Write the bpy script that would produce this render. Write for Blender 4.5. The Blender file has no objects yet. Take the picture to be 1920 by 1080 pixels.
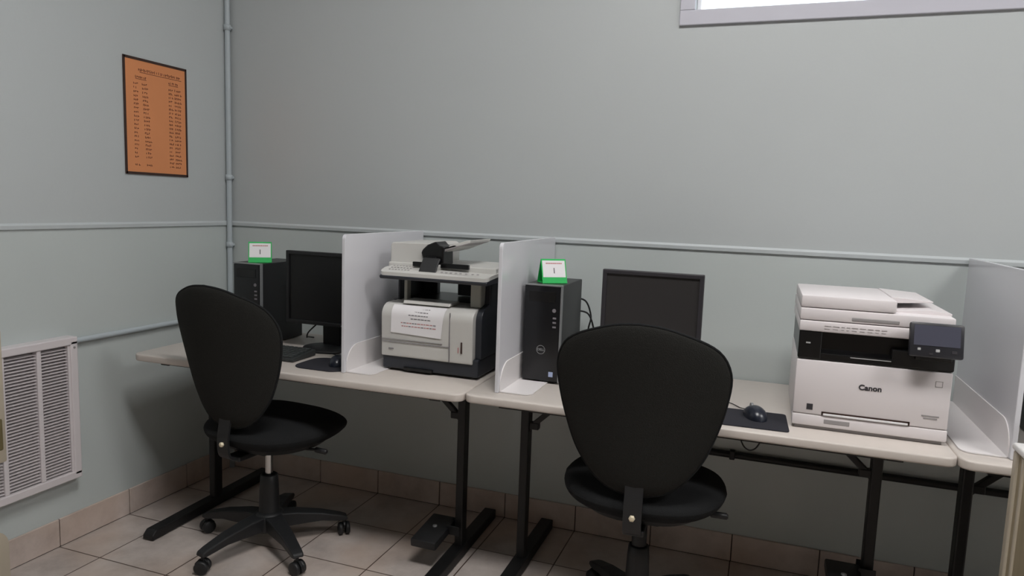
import bpy, bmesh, math, random
from mathutils import Vector, Matrix
random.seed(7)
SC = bpy.context.scene
COL = SC.collection
PI = math.pi

# ------------------------------------------------------------------ camera
CAM = Vector((2.4817, -2.8127, 1.3713)); YAW, PITCH, ROLL = .3414, -.1172, .0352
fwd = Vector((-math.sin(YAW)*math.cos(PITCH), math.cos(YAW)*math.cos(PITCH), math.sin(PITCH)))
rgt = Vector((math.cos(YAW), math.sin(YAW), 0)); up = rgt.cross(fwd)
r2 = rgt*math.cos(ROLL)+up*math.sin(ROLL); u2 = up*math.cos(ROLL)-rgt*math.sin(ROLL)
cd = bpy.data.cameras.new('camera'); cam = bpy.data.objects.new('camera', cd); COL.objects.link(cam)
cam.matrix_world = Matrix(((r2.x, u2.x, -fwd.x, CAM.x), (r2.y, u2.y, -fwd.y, CAM.y), (r2.z, u2.z, -fwd.z, CAM.z), (0, 0, 0, 1)))
cd.sensor_width = 36; cd.lens = 36*1325.2/1920; cd.clip_start = .02
SC.camera = cam

# ------------------------------------------------------------------ world and exposure
w = bpy.data.worlds.new('world'); SC.world = w; w.use_nodes = True
bg = w.node_tree.nodes['Background']; bg.inputs[0].default_value = (.80, .90, 1.0, 1); bg.inputs[1].default_value = 2.6
SC.view_settings.view_transform = 'Standard'; SC.view_settings.look = 'None'
SC.view_settings.gamma = 1; SC.view_settings.use_curve_mapping = False
SC.view_settings.exposure = 0.0
LAMP = 32.0            # emission strength of the ceiling diffusers

# ------------------------------------------------------------------ materials
def s2l(c):
    c = c/255
    return c/12.92 if c <= .04045 else ((c+.055)/1.055)**2.4
def rgb(r, g, b): return (s2l(r), s2l(g), s2l(b), 1)
def mat(name, col, rough=.5, metal=0, bump=0, bscale=200, var=0, vscale=3, coat=0, spec=.5, trans=0, stretch=None):
    m = bpy.data.materials.new(name); m.use_nodes = True
    nt = m.node_tree; p = nt.nodes['Principled BSDF']
    p.inputs['Base Color'].default_value = col; p.inputs['Roughness'].default_value = rough
    p.inputs['Metallic'].default_value = metal; p.inputs['Specular IOR Level'].default_value = spec
    p.inputs['Coat Weight'].default_value = coat; p.inputs['Transmission Weight'].default_value = trans
    tc = nt.nodes.new('ShaderNodeTexCoord')
    src = tc.outputs['Object']
    if stretch:
        mp = nt.nodes.new('ShaderNodeMapping'); mp.inputs['Scale'].default_value = stretch
        nt.links.new(src, mp.inputs['Vector']); src = mp.outputs['Vector']
    if var:
        n = nt.nodes.new('ShaderNodeTexNoise'); n.inputs['Scale'].default_value = vscale; n.inputs['Detail'].default_value = 5
        nt.links.new(src, n.inputs['Vector'])
        mx = nt.nodes.new('ShaderNodeMix'); mx.data_type = 'RGBA'
        mx.inputs[6].default_value = tuple(c*(1-var) for c in col[:3])+(1,)
        mx.inputs[7].default_value = tuple(min(1, c*(1+var)) for c in col[:3])+(1,)
        nt.links.new(n.outputs['Fac'], mx.inputs[0]); nt.links.new(mx.outputs[2], p.inputs['Base Color'])
    if bump:
        n = nt.nodes.new('ShaderNodeTexNoise'); n.inputs['Scale'].default_value = bscale; n.inputs['Detail'].default_value = 3
        nt.links.new(src, n.inputs['Vector'])
        b = nt.nodes.new('ShaderNodeBump'); b.inputs['Strength'].default_value = bump; b.inputs['Distance'].default_value = .002
        nt.links.new(n.outputs['Fac'], b.inputs['Height']); nt.links.new(b.outputs['Normal'], p.inputs['Normal'])
    return m
def emit(name, col, s):
    m = bpy.data.materials.new(name); m.use_nodes = True; p = m.node_tree.nodes['Principled BSDF']
    p.inputs['Base Color'].default_value = (.8, .8, .8, 1)
    p.inputs['Emission Color'].default_value = col; p.inputs['Emission Strength'].default_value = s
    return m

M = {}
M['wall'] = mat('wall_paint', rgb(186, 191, 192), .42, bump=.15, bscale=60, var=.03, vscale=1.2)
M['wall_low'] = mat('wall_paint_lower', rgb(190, 197, 196), .40, bump=.15, bscale=60, var=.03, vscale=1.5)
M['wall_far'] = mat('wall_dark_low_bounce', rgb(120, 108, 96), .6, var=.1, vscale=3)  # unseen wall behind the camera, coloured dark to cut bounced light under the tables
M['rail'] = mat('rail_paint', rgb(189, 195, 197), .35)
M['pipe'] = mat('pipe_paint', rgb(178, 187, 192), .35)
M['ceil'] = mat('ceiling_paint', rgb(170, 170, 166), .9)
M['wtrim'] = mat('window_frame_paint', rgb(196, 196, 206), .35)
M['sash'] = mat('sash_white', rgb(235, 235, 240), .3)
M['tabletop'] = mat('tabletop_laminate', rgb(204, 196, 189), .38, var=.03, vscale=30)
M['edge'] = mat('tabletop_edge', rgb(196, 188, 178), .45)
M['black_metal'] = mat('black_powder_coat', rgb(18, 18, 19), .5, bump=.1, bscale=500)
M['divider'] = mat('divider_plastic', rgb(213, 213, 218), .2, var=.015, vscale=4, spec=.7)
M['bracket'] = mat('bracket_white', rgb(226, 222, 222), .4)
M['fabric'] = mat('chair_fabric', rgb(41, 41, 39), .95, bump=.9, bscale=420, var=.16, vscale=170, spec=.15)
M['fabric_seat'] = mat('seat_fabric', rgb(33, 34, 35), .95, bump=.9, bscale=420, var=.16, vscale=170, spec=.15)
M['plastic'] = mat('black_plastic', rgb(27, 28, 30), .5, bump=.2, bscale=300)
M['chrome'] = mat('chrome', rgb(205, 205, 205), .25, metal=1)
M['bolt'] = mat('bolt_metal', rgb(240, 228, 200), .35, metal=.4)
M['pc'] = mat('pc_case', rgb(44, 45, 46), .45, bump=.15, bscale=400)
M['pc_front'] = mat('pc_gloss', rgb(16, 17, 20), .3)
M['silver'] = mat('silver_plastic', rgb(150, 152, 154), .35, metal=.5)
M['mon'] = mat('monitor_bezel', rgb(50, 48, 52), .45)
M['mon_dark'] = mat('monitor_bezel_dark', rgb(24, 24, 26), .4)
M['screen'] = mat('lcd_screen', rgb(48, 46, 46), .45, spec=.5)
M['screen_dark'] = mat('lcd_screen_dark', rgb(17, 17, 18), .4, spec=.4)
M['hpwhite'] = mat('laser_light_grey', rgb(203, 202, 198), .4)
M['hpdark'] = mat('laser_dark_blue', rgb(42, 45, 52), .45)
M['hpcol'] = mat('laser_column', rgb(172, 172, 162), .5)
M['cwhite'] = mat('copier_white', rgb(226, 220, 221), .38)
M['cgrey'] = mat('copier_grip', rgb(150, 146, 146), .5)
M['black'] = mat('black_gloss', rgb(13, 13, 14), .3)
M['paper'] = mat('paper', rgb(232, 230, 232), .8)
M['ink'] = mat('ink_grey', rgb(122, 118, 122), .8)
M['ink_red'] = mat('ink_red', rgb(188, 130, 130), .8)
M['ink_black'] = mat('ink_black', rgb(50, 48, 52), .7)
M['green'] = mat('green_card', rgb(22, 178, 84), .6)
M['poster'] = mat('orange_card', rgb(214, 140, 92), .8, var=.04, vscale=8)
M['poster_edge'] = mat('poster_edge', rgb(56, 36, 30), .7)
M['poster_ink'] = mat('poster_ink', rgb(96, 50, 38), .8)
M['grille'] = mat('grille_white', rgb(214, 208, 210), .4)
M['grille_in'] = mat('grille_dark', rgb(150, 145, 147), .8)
M['beige'] = mat('beige_enamel', rgb(188, 178, 160), .45, var=.05, vscale=12)
M['beige_d'] = mat('olive_recess', rgb(108, 98, 66), .6)
M['cabw'] = mat('cabinet_wood', rgb(158, 145, 120), .55, var=.16, vscale=10, stretch=(1, 6, .5))
M['cabtop'] = mat('cabinet_top_highlight', rgb(232, 230, 228), .4)  # highlight along the cabinet top edge, painted in as white
M['panel_screen'] = mat('touch_screen', rgb(74, 75, 88), .3)
M['panel_body'] = mat('touch_panel_body', rgb(38, 38, 43), .4)
M['icon'] = mat('icon_grey', rgb(170, 170, 170), .5)
M['mouse'] = mat('mouse_black', rgb(33, 37, 48), .28)
M['pad'] = mat('mouse_pad_cloth', rgb(34, 34, 42), .9)
M['key'] = mat('keycap', rgb(58, 62, 62), .55)
M['keyboard'] = mat('keyboard_body', rgb(52, 55, 55), .5)
M['blue'] = mat('sticker_blue', rgb(165, 178, 210), .4)
M['outdoor'] = mat('outdoor_ground', rgb(120, 125, 110), .9)
M['lamp_white'] = mat('fixture_white', rgb(235, 235, 235), .5)
M['diffuser'] = emit('lamp_diffuser', (1, .98, .965, 1), LAMP)
g = mat('window_glass', (1, 1, 1, 1), 0, trans=1); M['glass'] = g
nt = g.node_tree; o_ = nt.nodes['Material Output']; tb = nt.nodes.new('ShaderNodeBsdfTransparent'); gl = nt.nodes.new('ShaderNodeBsdfGlossy')
gl.inputs['Roughness'].default_value = .02; mxs = nt.nodes.new('ShaderNodeMixShader'); mxs.inputs[0].default_value = .06
nt.links.new(tb.outputs[0], mxs.inputs[1]); nt.links.new(gl.outputs[0], mxs.inputs[2]); nt.links.new(mxs.outputs[0], o_.inputs['Surface'])

PITCH_T = .318
def tile_mat(name, grid, col=(190, 180, 174)):
    m = bpy.data.materials.new(name); m.use_nodes = True; nt = m.node_tree; L = nt.links; N = nt.nodes
    p = N['Principled BSDF']; tc = N.new('ShaderNodeTexCoord')
    n1 = N.new('ShaderNodeTexNoise'); n1.inputs['Scale'].default_value = 5; n1.inputs['Detail'].default_value = 8; n1.inputs['Roughness'].default_value = .65
    L.new(tc.outputs['Object'], n1.inputs['Vector'])
    cr = N.new('ShaderNodeValToRGB'); e = cr.color_ramp.elements
    e[0].position = .32; e[0].color = rgb(*(c-24 for c in col)); e[1].position = .66; e[1].color = rgb(*(c+14 for c in col))
    md = e.new(.5); md.color = rgb(*col)
    L.new(n1.outputs['Fac'], cr.inputs['Fac'])
    n2 = N.new('ShaderNodeTexNoise'); n2.inputs['Scale'].default_value = 2.3; n2.inputs['Detail'].default_value = 4
    L.new(tc.outputs['Object'], n2.inputs['Vector'])
    mr = N.new('ShaderNodeMapRange'); mr.inputs[1].default_value = .45; mr.inputs[2].default_value = .7; mr.inputs[4].default_value = .55
    L.new(n2.outputs['Fac'], mr.inputs[0])
    mx = N.new('ShaderNodeMix'); mx.data_type = 'RGBA'; mx.inputs[7].default_value = rgb(190, 164, 144)
    L.new(mr.outputs[0], mx.inputs[0]); L.new(cr.outputs[0], mx.inputs[6])
    out = mx.outputs[2]
    p.inputs['Roughness'].default_value = .42
    if grid:
        mp = N.new('ShaderNodeMapping'); mp.inputs['Location'].default_value = (-.216+PITCH_T*10+.002, .312+PITCH_T*30+.002, 0)
        L.new(tc.outputs['Object'], mp.inputs['Vector'])
        br = N.new('ShaderNodeTexBrick'); br.offset = 0; br.squash = 1
        br.inputs['Scale'].default_value = 1; br.inputs['Mortar Size'].default_value = .0026; br.inputs['Mortar Smooth'].default_value = .2
        br.inputs['Brick Width'].default_value = PITCH_T; br.inputs['Row Height'].default_value = PITCH_T; br.inputs['Bias'].default_value = 0
        br.inputs['Color1'].default_value = (.92, .92, .92, 1); br.inputs['Color2'].default_value = (1, 1, 1, 1); br.inputs['Mortar'].default_value = (.16, .12, .10, 1)
        L.new(mp.outputs[0], br.inputs['Vector'])
        m2 = N.new('ShaderNodeMix'); m2.data_type = 'RGBA'; m2.blend_type = 'MULTIPLY'; m2.inputs[0].default_value = 1
        L.new(out, m2.inputs[6]); L.new(br.outputs['Color'], m2.inputs[7]); out = m2.outputs[2]
        bp = N.new('ShaderNodeBump'); bp.invert = True; bp.inputs['Strength'].default_value = .5; bp.inputs['Distance'].default_value = .002
        L.new(br.outputs['Fac'], bp.inputs['Height']); L.new(bp.outputs[0], p.inputs['Normal'])
    L.new(out, p.inputs['Base Color'])
    return m
M['floor'] = tile_mat('floor_tile', True)
M['basetile'] = tile_mat('base_tile', False, (194, 180, 172))
M['grout'] = mat('grout', rgb(70, 58, 52), .9)

# ------------------------------------------------------------------ mesh helpers
class MB:
    """collects shapes; build() links them as ONE mesh object"""
    def __init__(s): s.v = []; s.f = []; s.smooth = []; s.mi = []; s.cur = 0
    def add(s, vs, fs, smooth=False):
        b = len(s.v); s.v += [Vector(v) for v in vs]
        for f in fs: s.f.append([b+i for i in f]); s.smooth.append(smooth); s.mi.append(s.cur)
        return s
    def box(s, x0, x1, y0, y1, z0, z1, bev=0, seg=2, M4=None):
        bm = bmesh.new(); bmesh.ops.create_cube(bm, size=1)
        for v in bm.verts:
            v.co = Vector(((x0+x1)/2+v.co.x*(x1-x0), (y0+y1)/2+v.co.y*(y1-y0), (z0+z1)/2+v.co.z*(z1-z0)))
        if bev:
            bmesh.ops.bevel(bm, geom=bm.edges[:], offset=bev, segments=seg, profile=.5, affect='EDGES')
        return s.bm(bm, M4, smooth=False)
    def bm(s, bm, M4=None, smooth=False):
        bm.verts.ensure_lookup_table(); bm.verts.index_update()
        vs = [(M4 @ v.co) if M4 else v.co.copy() for v in bm.verts]
        s.add(vs, [[v.index for v in f.verts] for f in bm.faces], smooth); bm.free(); return s
    def prism(s, pts, axis, a, b, bev=0, seg=2):
        """polygon pts (2D) extruded along axis x/y/z from a to b; pts are in the other two axes in xyz order"""
        bm = bmesh.new()
        def P(p, t):
            if axis == 'x': return (t, p[0], p[1])
            if axis == 'y': return (p[0], t, p[1])
            return (p[0], p[1], t)
        A = [bm.verts.new(P(p, a)) for p in pts]; B = [bm.verts.new(P(p, b)) for p in pts]
        bm.faces.new(A); bm.faces.new(B[::-1]); n = len(pts)
        for i in range(n): bm.faces.new((A[i], B[i], B[(i+1) % n], A[(i+1) % n]))
        bmesh.ops.recalc_face_normals(bm, faces=bm.faces[:])
        if bev: bmesh.ops.bevel(bm, geom=bm.edges[:], offset=bev, segments=seg, profile=.5, affect='EDGES')
        return s.bm(bm)
    def lathe(s, prof, c=(0, 0, 0), n=24, axis='z', M4=None):
        """prof: (radius, height) pairs"""
        vs = []; fs = []; c = Vector(c)
        for r, h in prof:
            for k in range(n):
                a = 2*PI*k/n; x, y = r*math.cos(a), r*math.sin(a)
                q = {'z': (x, y, h), 'x': (h, x, y), 'y': (x, h, y)}[axis]
                q = Vector(q)
                if M4: q = M4 @ q
                vs.append(c+q)
        m = len(prof)
        for i in range(m-1):
            for k in range(n):
                k2 = (k+1) % n; fs.append((i*n+k, i*n+k2, (i+1)*n+k2, (i+1)*n+k))
        s.add(vs, fs, True)
        s.add([vs[k] for k in range(n)], [list(range(n))[::-1]]); s.add([vs[(m-1)*n+k] for k in range(n)], [list(range(n))])
        return s
    def tube(s, pts, r, n=10, r1=None):
        pts = [Vector(p) for p in pts]; m = len(pts); vs = []; fs = []
        prev = None
        for i, p in enumerate(pts):
            d = (pts[min(i+1, m-1)]-pts[max(i-1, 0)]).normalized()
            if prev is None:
                a = Vector((0, 0, 1)) if abs(d.z) < .9 else Vector((1, 0, 0)); u = d.cross(a).normalized()
            else: u = (prev-d*prev.dot(d)).normalized()
            prev = u; v = d.cross(u); rr = r if r1 is None else r+(r1-r)*i/(m-1)
            for k in range(n):
                t = 2*PI*k/n; vs.append(p+(u*math.cos(t)+v*math.sin(t))*rr)
        for i in range(m-1):
            for k in range(n):
                k2 = (k+1) % n; fs.append((i*n+k, i*n+k2, (i+1)*n+k2, (i+1)*n+k))
        s.add(vs, fs, True); s.add(vs[:n], [list(range(n))[::-1]]); s.add(vs[-n:], [list(range(n))])
        return s
    def bar(s, p, q, wd, ht, bev=.004, upv=(0, 0, 1)):
        """rectangular bar from p to q"""
        p, q = Vector(p), Vector(q); d = (q-p); L = d.length; d.normalize(); upv = Vector(upv)
        x = d.cross(upv).normalized(); z = x.cross(d)
        m4 = Matrix(((x.x, d.x, z.x, p.x), (x.y, d.y, z.y, p.y), (x.z, d.z, z.z, p.z), (0, 0, 0, 1)))
        return s.box(-wd/2, wd/2, 0, L, -ht/2, ht/2, bev, M4=m4)
    def build(s, name, mats, parent=None, loc=None, fixn=True):
        me = bpy.data.meshes.new(name); me.from_pydata([tuple(v) for v in s.v], [], s.f)
        if not isinstance(mats, (list, tuple)): mats = [mats]
        for mm in mats: me.materials.append(mm)
        for p, sm, mi in zip(me.polygons, s.smooth, s.mi): p.use_smooth = sm; p.material_index = mi
        if fixn:
            bm = bmesh.new(); bm.from_mesh(me); bmesh.ops.recalc_face_normals(bm, faces=bm.faces[:]); bm.to_mesh(me); bm.free()
        me.update()
        o = bpy.data.objects.new(name, me); COL.objects.link(o)
        if parent: o.parent = parent
        if loc: o.location = loc
        return o
def smooth_all(o, ang=40):
    for p in o.data.polygons: p.use_smooth = True
    try: o.data.set_sharp_from_angle(angle=math.radians(ang))
    except Exception: pass
    return o
def thing(name, label, cat, loc=(0, 0, 0), rz=0, group=None):
    o = bpy.data.objects.new(name, None); o.empty_display_size = .1; COL.objects.link(o)
    o.location = loc; o.rotation_euler = (0, 0, rz); o['label'] = label; o['category'] = cat
    if group: o['group'] = group
    return o
def tag(o, label, cat, group=None):
    o['label'] = label; o['category'] = cat
    if group: o['group'] = group
    return o
def struct(o): o['kind'] = 'structure'; return o
def copy_tree(o, parent=None):
    c = o.copy(); COL.objects.link(c)
    if parent is not None: c.parent = parent
    for ch in list(o.children): copy_tree(ch, c)
    return c
def text_mesh(name, txt, size, m, parent, M4, ext=.0006, bold=False, sx=1):
    cu = bpy.data.curves.new(name+'_c', 'FONT'); cu.body = txt; cu.size = size; cu.extrude = ext
    cu.align_x = 'CENTER'; cu.align_y = 'CENTER'
    if bold: cu.offset = size*.03
    t = bpy.data.objects.new(name+'_t', cu); COL.objects.link(t)
    dg = bpy.context.evaluated_depsgraph_get(); me = bpy.data.meshes.new_from_object(t.evaluated_get(dg))
    COL.objects.unlink(t); bpy.data.objects.remove(t)
    for v in me.vertices: v.co = M4 @ Vector((v.co.x*sx, v.co.y, v.co.z))
    me.materials.clear(); me.materials.append(m)
    o = bpy.data.objects.new(name, me); COL.objects.link(o)
    if parent: o.parent = parent
    return o
def front_m(x, y, z, tilt=0):
    """text plane facing -y at x, y, z (tilt leans the top back)"""
    return Matrix.Translation((x, y, z)) @ Matrix.Rotation(PI/2-tilt, 4, 'X')

# ------------------------------------------------------------------ room
RX, RY, RZ = 6.2, -6.0, 3.6
WX0, WX1, WZ0, WZ1 = 2.172, 4.6, 2.118, 2.72
struct(MB().box(-.2, RX+.2, RY-.2, .2, -.12, 0).build('floor', M['floor']))
struct(MB().box(-.2, RX+.2, RY-.2, .2, RZ, RZ+.12).build('ceiling', M['ceil']))
RAILZ = 1.233
wb = MB()
wb.cur = 1; wb.box(-.2, RX+.2, 0, .2, 0, RAILZ-.006)
wb.cur = 0
wb.box(-.2, RX+.2, .0, .2, RAILZ-.006, WZ0); wb.box(-.2, RX+.2, .0, .2, WZ1, RZ)
wb.box(-.2, WX0, .0, .2, WZ0, WZ1); wb.box(WX1, RX+.2, .0, .2, WZ0, WZ1)
struct(wb.build('wall_back', [M['wall'], M['wall_low']]))
wl = MB(); wl.cur = 1; wl.box(-.2, 0, RY, 0, 0, RAILZ-.006); wl.cur = 0; wl.box(-.2, 0, RY, 0, RAILZ-.006, RZ)
struct(wl.build('wall_left', [M['wall'], M['wall_low']]))
# right wall, and front wall (behind the camera)
struct(MB().box(RX, RX+.2, RY, 0, 0, RZ).build('wall_right', M['wall']))
wf = MB(); wf.box(-.2, RX+.2, RY-.2, RY, 0, RZ)
struct(wf.build('wall_front', M['wall_far']))
# painted rail
r = MB(); r.prism([(0, RAILZ-.012), (-.008, RAILZ-.009), (-.009, RAILZ+.004), (-.003, RAILZ+.012), (0, RAILZ+.012)], 'x', 0, RX)
struct(r.build('trim_1', M['rail']))
r = MB(); r.prism([(0, RAILZ-.012), (.008, RAILZ-.009), (.009, RAILZ+.004), (.003, RAILZ+.012), (0, RAILZ+.012)], 'y', RY, -.009)
struct(r.build('trim_2', M['rail']))
# tile baseboards
def base(name, along, start, end, joints):
    b = MB(); h = .1115; g = .0018
    b.cur = 1
    if along == 'x': b.box(start, end, -.006, 0, 0, h-.002)
    else: b.box(0, .006, end, start, 0, h-.002)
    b.cur = 0; js = [start]+joints+[end]
    for i in range(len(js)-1):
        a, c = sorted((js[i], js[i+1])); a += g; c -= g
        if along == 'x': b.box(a, c, -.010, -.001, .003, h, .0015, 1)
        else: b.box(.001, .010, a, c, .003, h, .0015, 1)
    return struct(b.build(name, [M['basetile'], M['grout']]))
base('baseboard_back', 'x', .011, RX, [.216+PITCH_T*k for k in range(0, 19)])
base('baseboard_left', 'y', -.011, RY, [-.312-PITCH_T*k for k in range(0, 18)])

def window(idx, x0, x1, z0, z1, yin, sgn, nm=0):
    """sgn +1: outside is towards +y"""
    f = MB(); t = .055; d = .012*sgn
    y0, y1 = sorted((yin-d, yin))
    f.box(x0-t, x1+t, y0, y1, z0-t, z0, .003); f.box(x0-t, x1+t, y0, y1, z1, z1+t, .003)
    f.box(x0-t, x0, y0, y1, z0, z1, .003); f.box(x1, x1+t, y0, y1, z0, z1, .003)
    fr = struct(f.build('window_%d' % idx, M['wtrim']))
    s = MB(); a, b = sorted((yin+.05*sgn, yin+.085*sgn)); t2 = .016
    def H(za, zb): s.box(x0, x1, a, b, za, zb, .003)
    H(z0, z0+t2); H(z1-t2, z1)
    s.box(x0, x0+t2, a, b, z0, z1, .003); s.box(x1-t2, x1, a, b, z0, z1, .003)
    for k in range(nm):
        xm = x0+(x1-x0)*(k+1)/(nm+1); s.box(xm-t2/2, xm+t2/2, a, b, z0, z1, .003)
    s.build('window_sash', M['sash'], fr)
    MB().box(x0+.01, x1-.01, (a+b)/2-.002, (a+b)/2+.002, z0+.01, z1-.01).build('glass', M['glass'], fr)
window(1, WX0, WX1, WZ0, WZ1, 0, 1, 1)

# ceiling lights
def ceiling_light(x, y, label):
    t = thing('ceiling_light', label, 'ceiling light', (x, y, RZ), 0, 'fluorescent ceiling lights')
    f = MB(); f.box(-.62, .62, -.31, -.28, -.05, 0, .004); f.box(-.62, .62, .28, .31, -.05, 0, .004)
    f.box(-.62, -.59, -.28, .28, -.05, 0, .004); f.box(.59, .62, -.28, .28, -.05, 0, .004); f.box(-.6, .6, -.29, .29, -.006, 0)
    f.build('frame', M['lamp_white'], t)
    MB().box(-.589, .589, -.279, .279, -.034, -.026).build('diffuser', M['diffuser'], t)
ceiling_light(2.35, -1.95, 'ceiling light nearest the left wall and the desks')
ceiling_light(5.0, -1.95, 'ceiling light above the right-hand desks')

# pipes on the walls
t = thing('wall_pipe', 'thin painted vertical pipe running up the corner of the room', 'pipe', (.017, -.022, 0))
MB().tube([(0, 0, 0), (0, 0, RZ-.002)], .0125, 14).build('pipe', M['pipe'], t)
for z in (.55, 1.13, 1.455, 2.155, 2.8):
    c = MB(); c.lathe([(.0125, z-.013), (.0165, z-.012), (.0165, z+.012), (.0125, z+.013)], n=14)
    c.box(-.024, .018, -.004, .016, z-.006, z+.006, .002)
    c.build('clamp', M['pipe'], t)
t = thing('wall_conduit', 'thin painted conduit running level along the left wall behind the vent', 'conduit', (.012, -.05, .793))
MB().tube([(0, 0, 0), (0, -2.2, 0)], .011, 12).build('tube', M['pipe'], t)
for y in (-.25, -1.5):
    MB().box(-.012, .013, y-.01, y+.01, -.014, .014, .003).build('strap', M['pipe'], t)
t = thing('black_pipe', 'black pipe running low along the back wall beneath the right desks', 'pipe', (2.12, -.016, .437))
p = MB(); p.tube([(0, 0, 0), (2.9, 0, 0)], .0135, 12); p.build('pipe', M['black_metal'], t)
for x in (.3, 1.4, 2.5): MB().box(x-.01, x+.01, -.015, .016, -.017, .017, .003).build('strap', M['black_metal'], t)

# poster
t = thing('poster', 'orange handwritten list with a dark border on the left wall', 'poster', (0, -.43, 1.68))
n = 12; b = MB()
Y0, Y1, Z0, Z1 = -.165, .160, -.233, .233
b.prism([(.001, -.165), (.004, -.165), (.004, .160), (.0018, .160)], 'z', Z0+.0, Z1)
# (profile above is in x, y)
b.build('card', M['poster'], t)
e = MB(); wq = .006
e.box(.0035, .0058, Y0-.004, Y0+wq, Z0-.004, Z1+.004); e.box(.0035, .0058, Y1-wq, Y1+.003, Z0-.004, Z1+.004)
e.box(.0035, .0058, Y0, Y1, Z0-.004, Z0+wq); e.box(.0035, .0058, Y0, Y1, Z1-wq, Z1+.004)
e.build('border', M['poster_edge'], t)
ik = MB(); rn = random.Random(3)
def stroke(y, z, wy, hz): ik.box(.0038, .0044, y, y+wy, z-hz/2, z+hz/2)
def scrib(y, z, L, h):
    yy = y
    while yy < y+L:
        wd = rn.uniform(.004, .009); stroke(yy, z+rn.uniform(-.001, .001), min(.0024, wd), h*rn.uniform(.6, 1))
        if rn.random() < .7: stroke(yy, z+rn.uniform(-h, h)*.3, wd, .0022)
        yy += wd+.002
ym = lambda f: Y0+(Y1-Y0)*f
scrib(ym(.22), .190, .22, .013)
ik.box(.0038, .0044, ym(.24), ym(.92), .179, .181)
ik.build('heading', M['poster_ink'], t); ik = MB()
scrib(ym(.17), .160, .05, .011); ik.box(.0038, .0044, ym(.17), ym(.34), .151, .153)
for k in range(21):
    z = .133-k*.0165
    if k != 19:
        scrib(ym(.14), z, .018, .009); scrib(ym(.27)+.0008*k, z, .026, .010)
ik.build('list_column', M['poster_ink'], t); ik = MB()
scrib(ym(.70), .160, .05, .011); ik.box(.0038, .0044, ym(.70), ym(.86), .151, .153)
for k in range(21):
    z = .133-k*.0165
    scrib(ym(.70), z, .018, .009); scrib(ym(.80), z, .035 if k < 6 else .028, .010)
ik.build('list_column', M['poster_ink'], t)

# wall vent on the left wall
t = thing('wall_vent', 'large white louvred vent grille on the left wall', 'vent', (0, -.878, .265))
VL = 1.05; VH = .553; fd = .052; fw = .030
f = MB()
f.box(0, fd, -VL, 0, 0, fw, .004); f.box(0, fd, -VL, 0, VH-fw, VH, .004)
f.box(0, fd, -fw, 0, fw*.5, VH-fw*.5, .004); f.box(0, fd, -VL, -VL+fw, fw*.5, VH-fw*.5, .004)
f.box(.030, .046, -fw-.008, -fw+.001, fw, VH-fw)
f.build('frame', M['grille'], t)
MB().box(.001, .008, -VL+fw, -fw, fw, VH-fw).build('back_panel', M['grille_in'], t)
for k in range(7):
    y = -.150-.1335*k
    if y < -VL+fw: break
    MB().box(.02, .047, y-.0085, y+.0085, fw, VH-fw, .003).build('mullion', M['grille'], t)
sl = MB(); z = fw+.006
while z < VH-fw-.004:
    sl.prism([(.018, z+.0050), (.0185, z+.0065), (.042, z+.0018), (.0415, z)], 'y', -VL+fw, -fw); z += .0118
sl.build('louvres', M['grille'], t)
ls = MB(); ls.lathe([(.0, .0), (.0045, .0), (.004, .002), (0, .0022)], (.052, -.015, VH-.040), 10, 'x'); ls.build('screw', M['cgrey'], t)

# ------------------------------------------------------------------ tables
ZT = .737
def table_proto(W, D, legx, label, loc, rz, grp='training tables along the back wall'):
    """origin: floor point under the left back corner; top runs to +x, front to -y"""
    t = thing('training_table', label, 'table', loc, rz, grp)
    bm = bmesh.new(); R = .035; pts = []
    for cx, cy, a0 in ((W-R, -R, 0), (R, -R, 90), (R, -D+R, 180), (W-R, -D+R, 270)):
        for k in range(7):
            a = math.radians(a0+15*k); pts.append((cx+R*math.cos(a), cy+R*math.sin(a)))
    m = MB(); m.prism(pts, 'z', ZT-.028, ZT, .006, 3)
    o = smooth_all(m.build('tabletop', M['tabletop'], t))
    fr = MB()
    fr.box(.12, W-.12, -D*.5-.27, -D*.5-.24, ZT-.052, ZT-.0285, .002); fr.box(.12, W-.12, -D*.5+.24, -D*.5+.27, ZT-.052, ZT-.0285, .002)
    for x in legx: fr.box(x-.02, x+.02, -D+.06, -.06, ZT-.05, ZT-.0285, .002)
    fr.build('steel_frame', M['black_metal'], t)
    for i, x in enumerate(legx):
        l = MB(); y = -.355; dx = .17 if i == 0 else -.17
        l.box(x-.016, x+.016, y-.024, y+.024, .03, ZT-.05, .005)
        foot = [(-.735+.0, .004), (-.735, .022), (-.715, .040), (-.06, .045), (-.012, .045), (-.012, .004)]
        l.prism(foot, 'x', x-.026, x+.026, .004)
        l.build('leg', M['black_metal'], t)
        MB().bar((x+math.copysign(.010, dx), y, .545), (x+dx, y, ZT-.04), .020, .022, .003, (0, 1, 0)).build('brace', M['black_metal'], t)
        b = MB(); b.box(min(x, x+math.copysign(.05, dx)), max(x, x+math.copysign(.05, dx)), y-.014, y+.014, .545, .572, .004); b.build('hinge', M['black_metal'], t)
        for yy in (-.71, -.05):
            MB().lathe([(.016, 0), (.018, .002), (.012, .007)], (x, yy, 0), 12).build('foot_glide', M['black_metal'], t)
    return t
table_proto(1.405, .69, (.105, 1.282), 'left table in the room corner, cream top holding the light grey laser printer', (.148, -.048, 0), math.radians(1.2))
table_proto(1.448, .675, (.127, 1.302), 'middle table with cream top holding the white copier and mouse pad', (1.562, -.018, 0), math.radians(.4))
table_proto(1.45, .675, (.100, 1.30), 'right table with cream top under the last white divider', (3.015, -.012, 0), 0)

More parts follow.
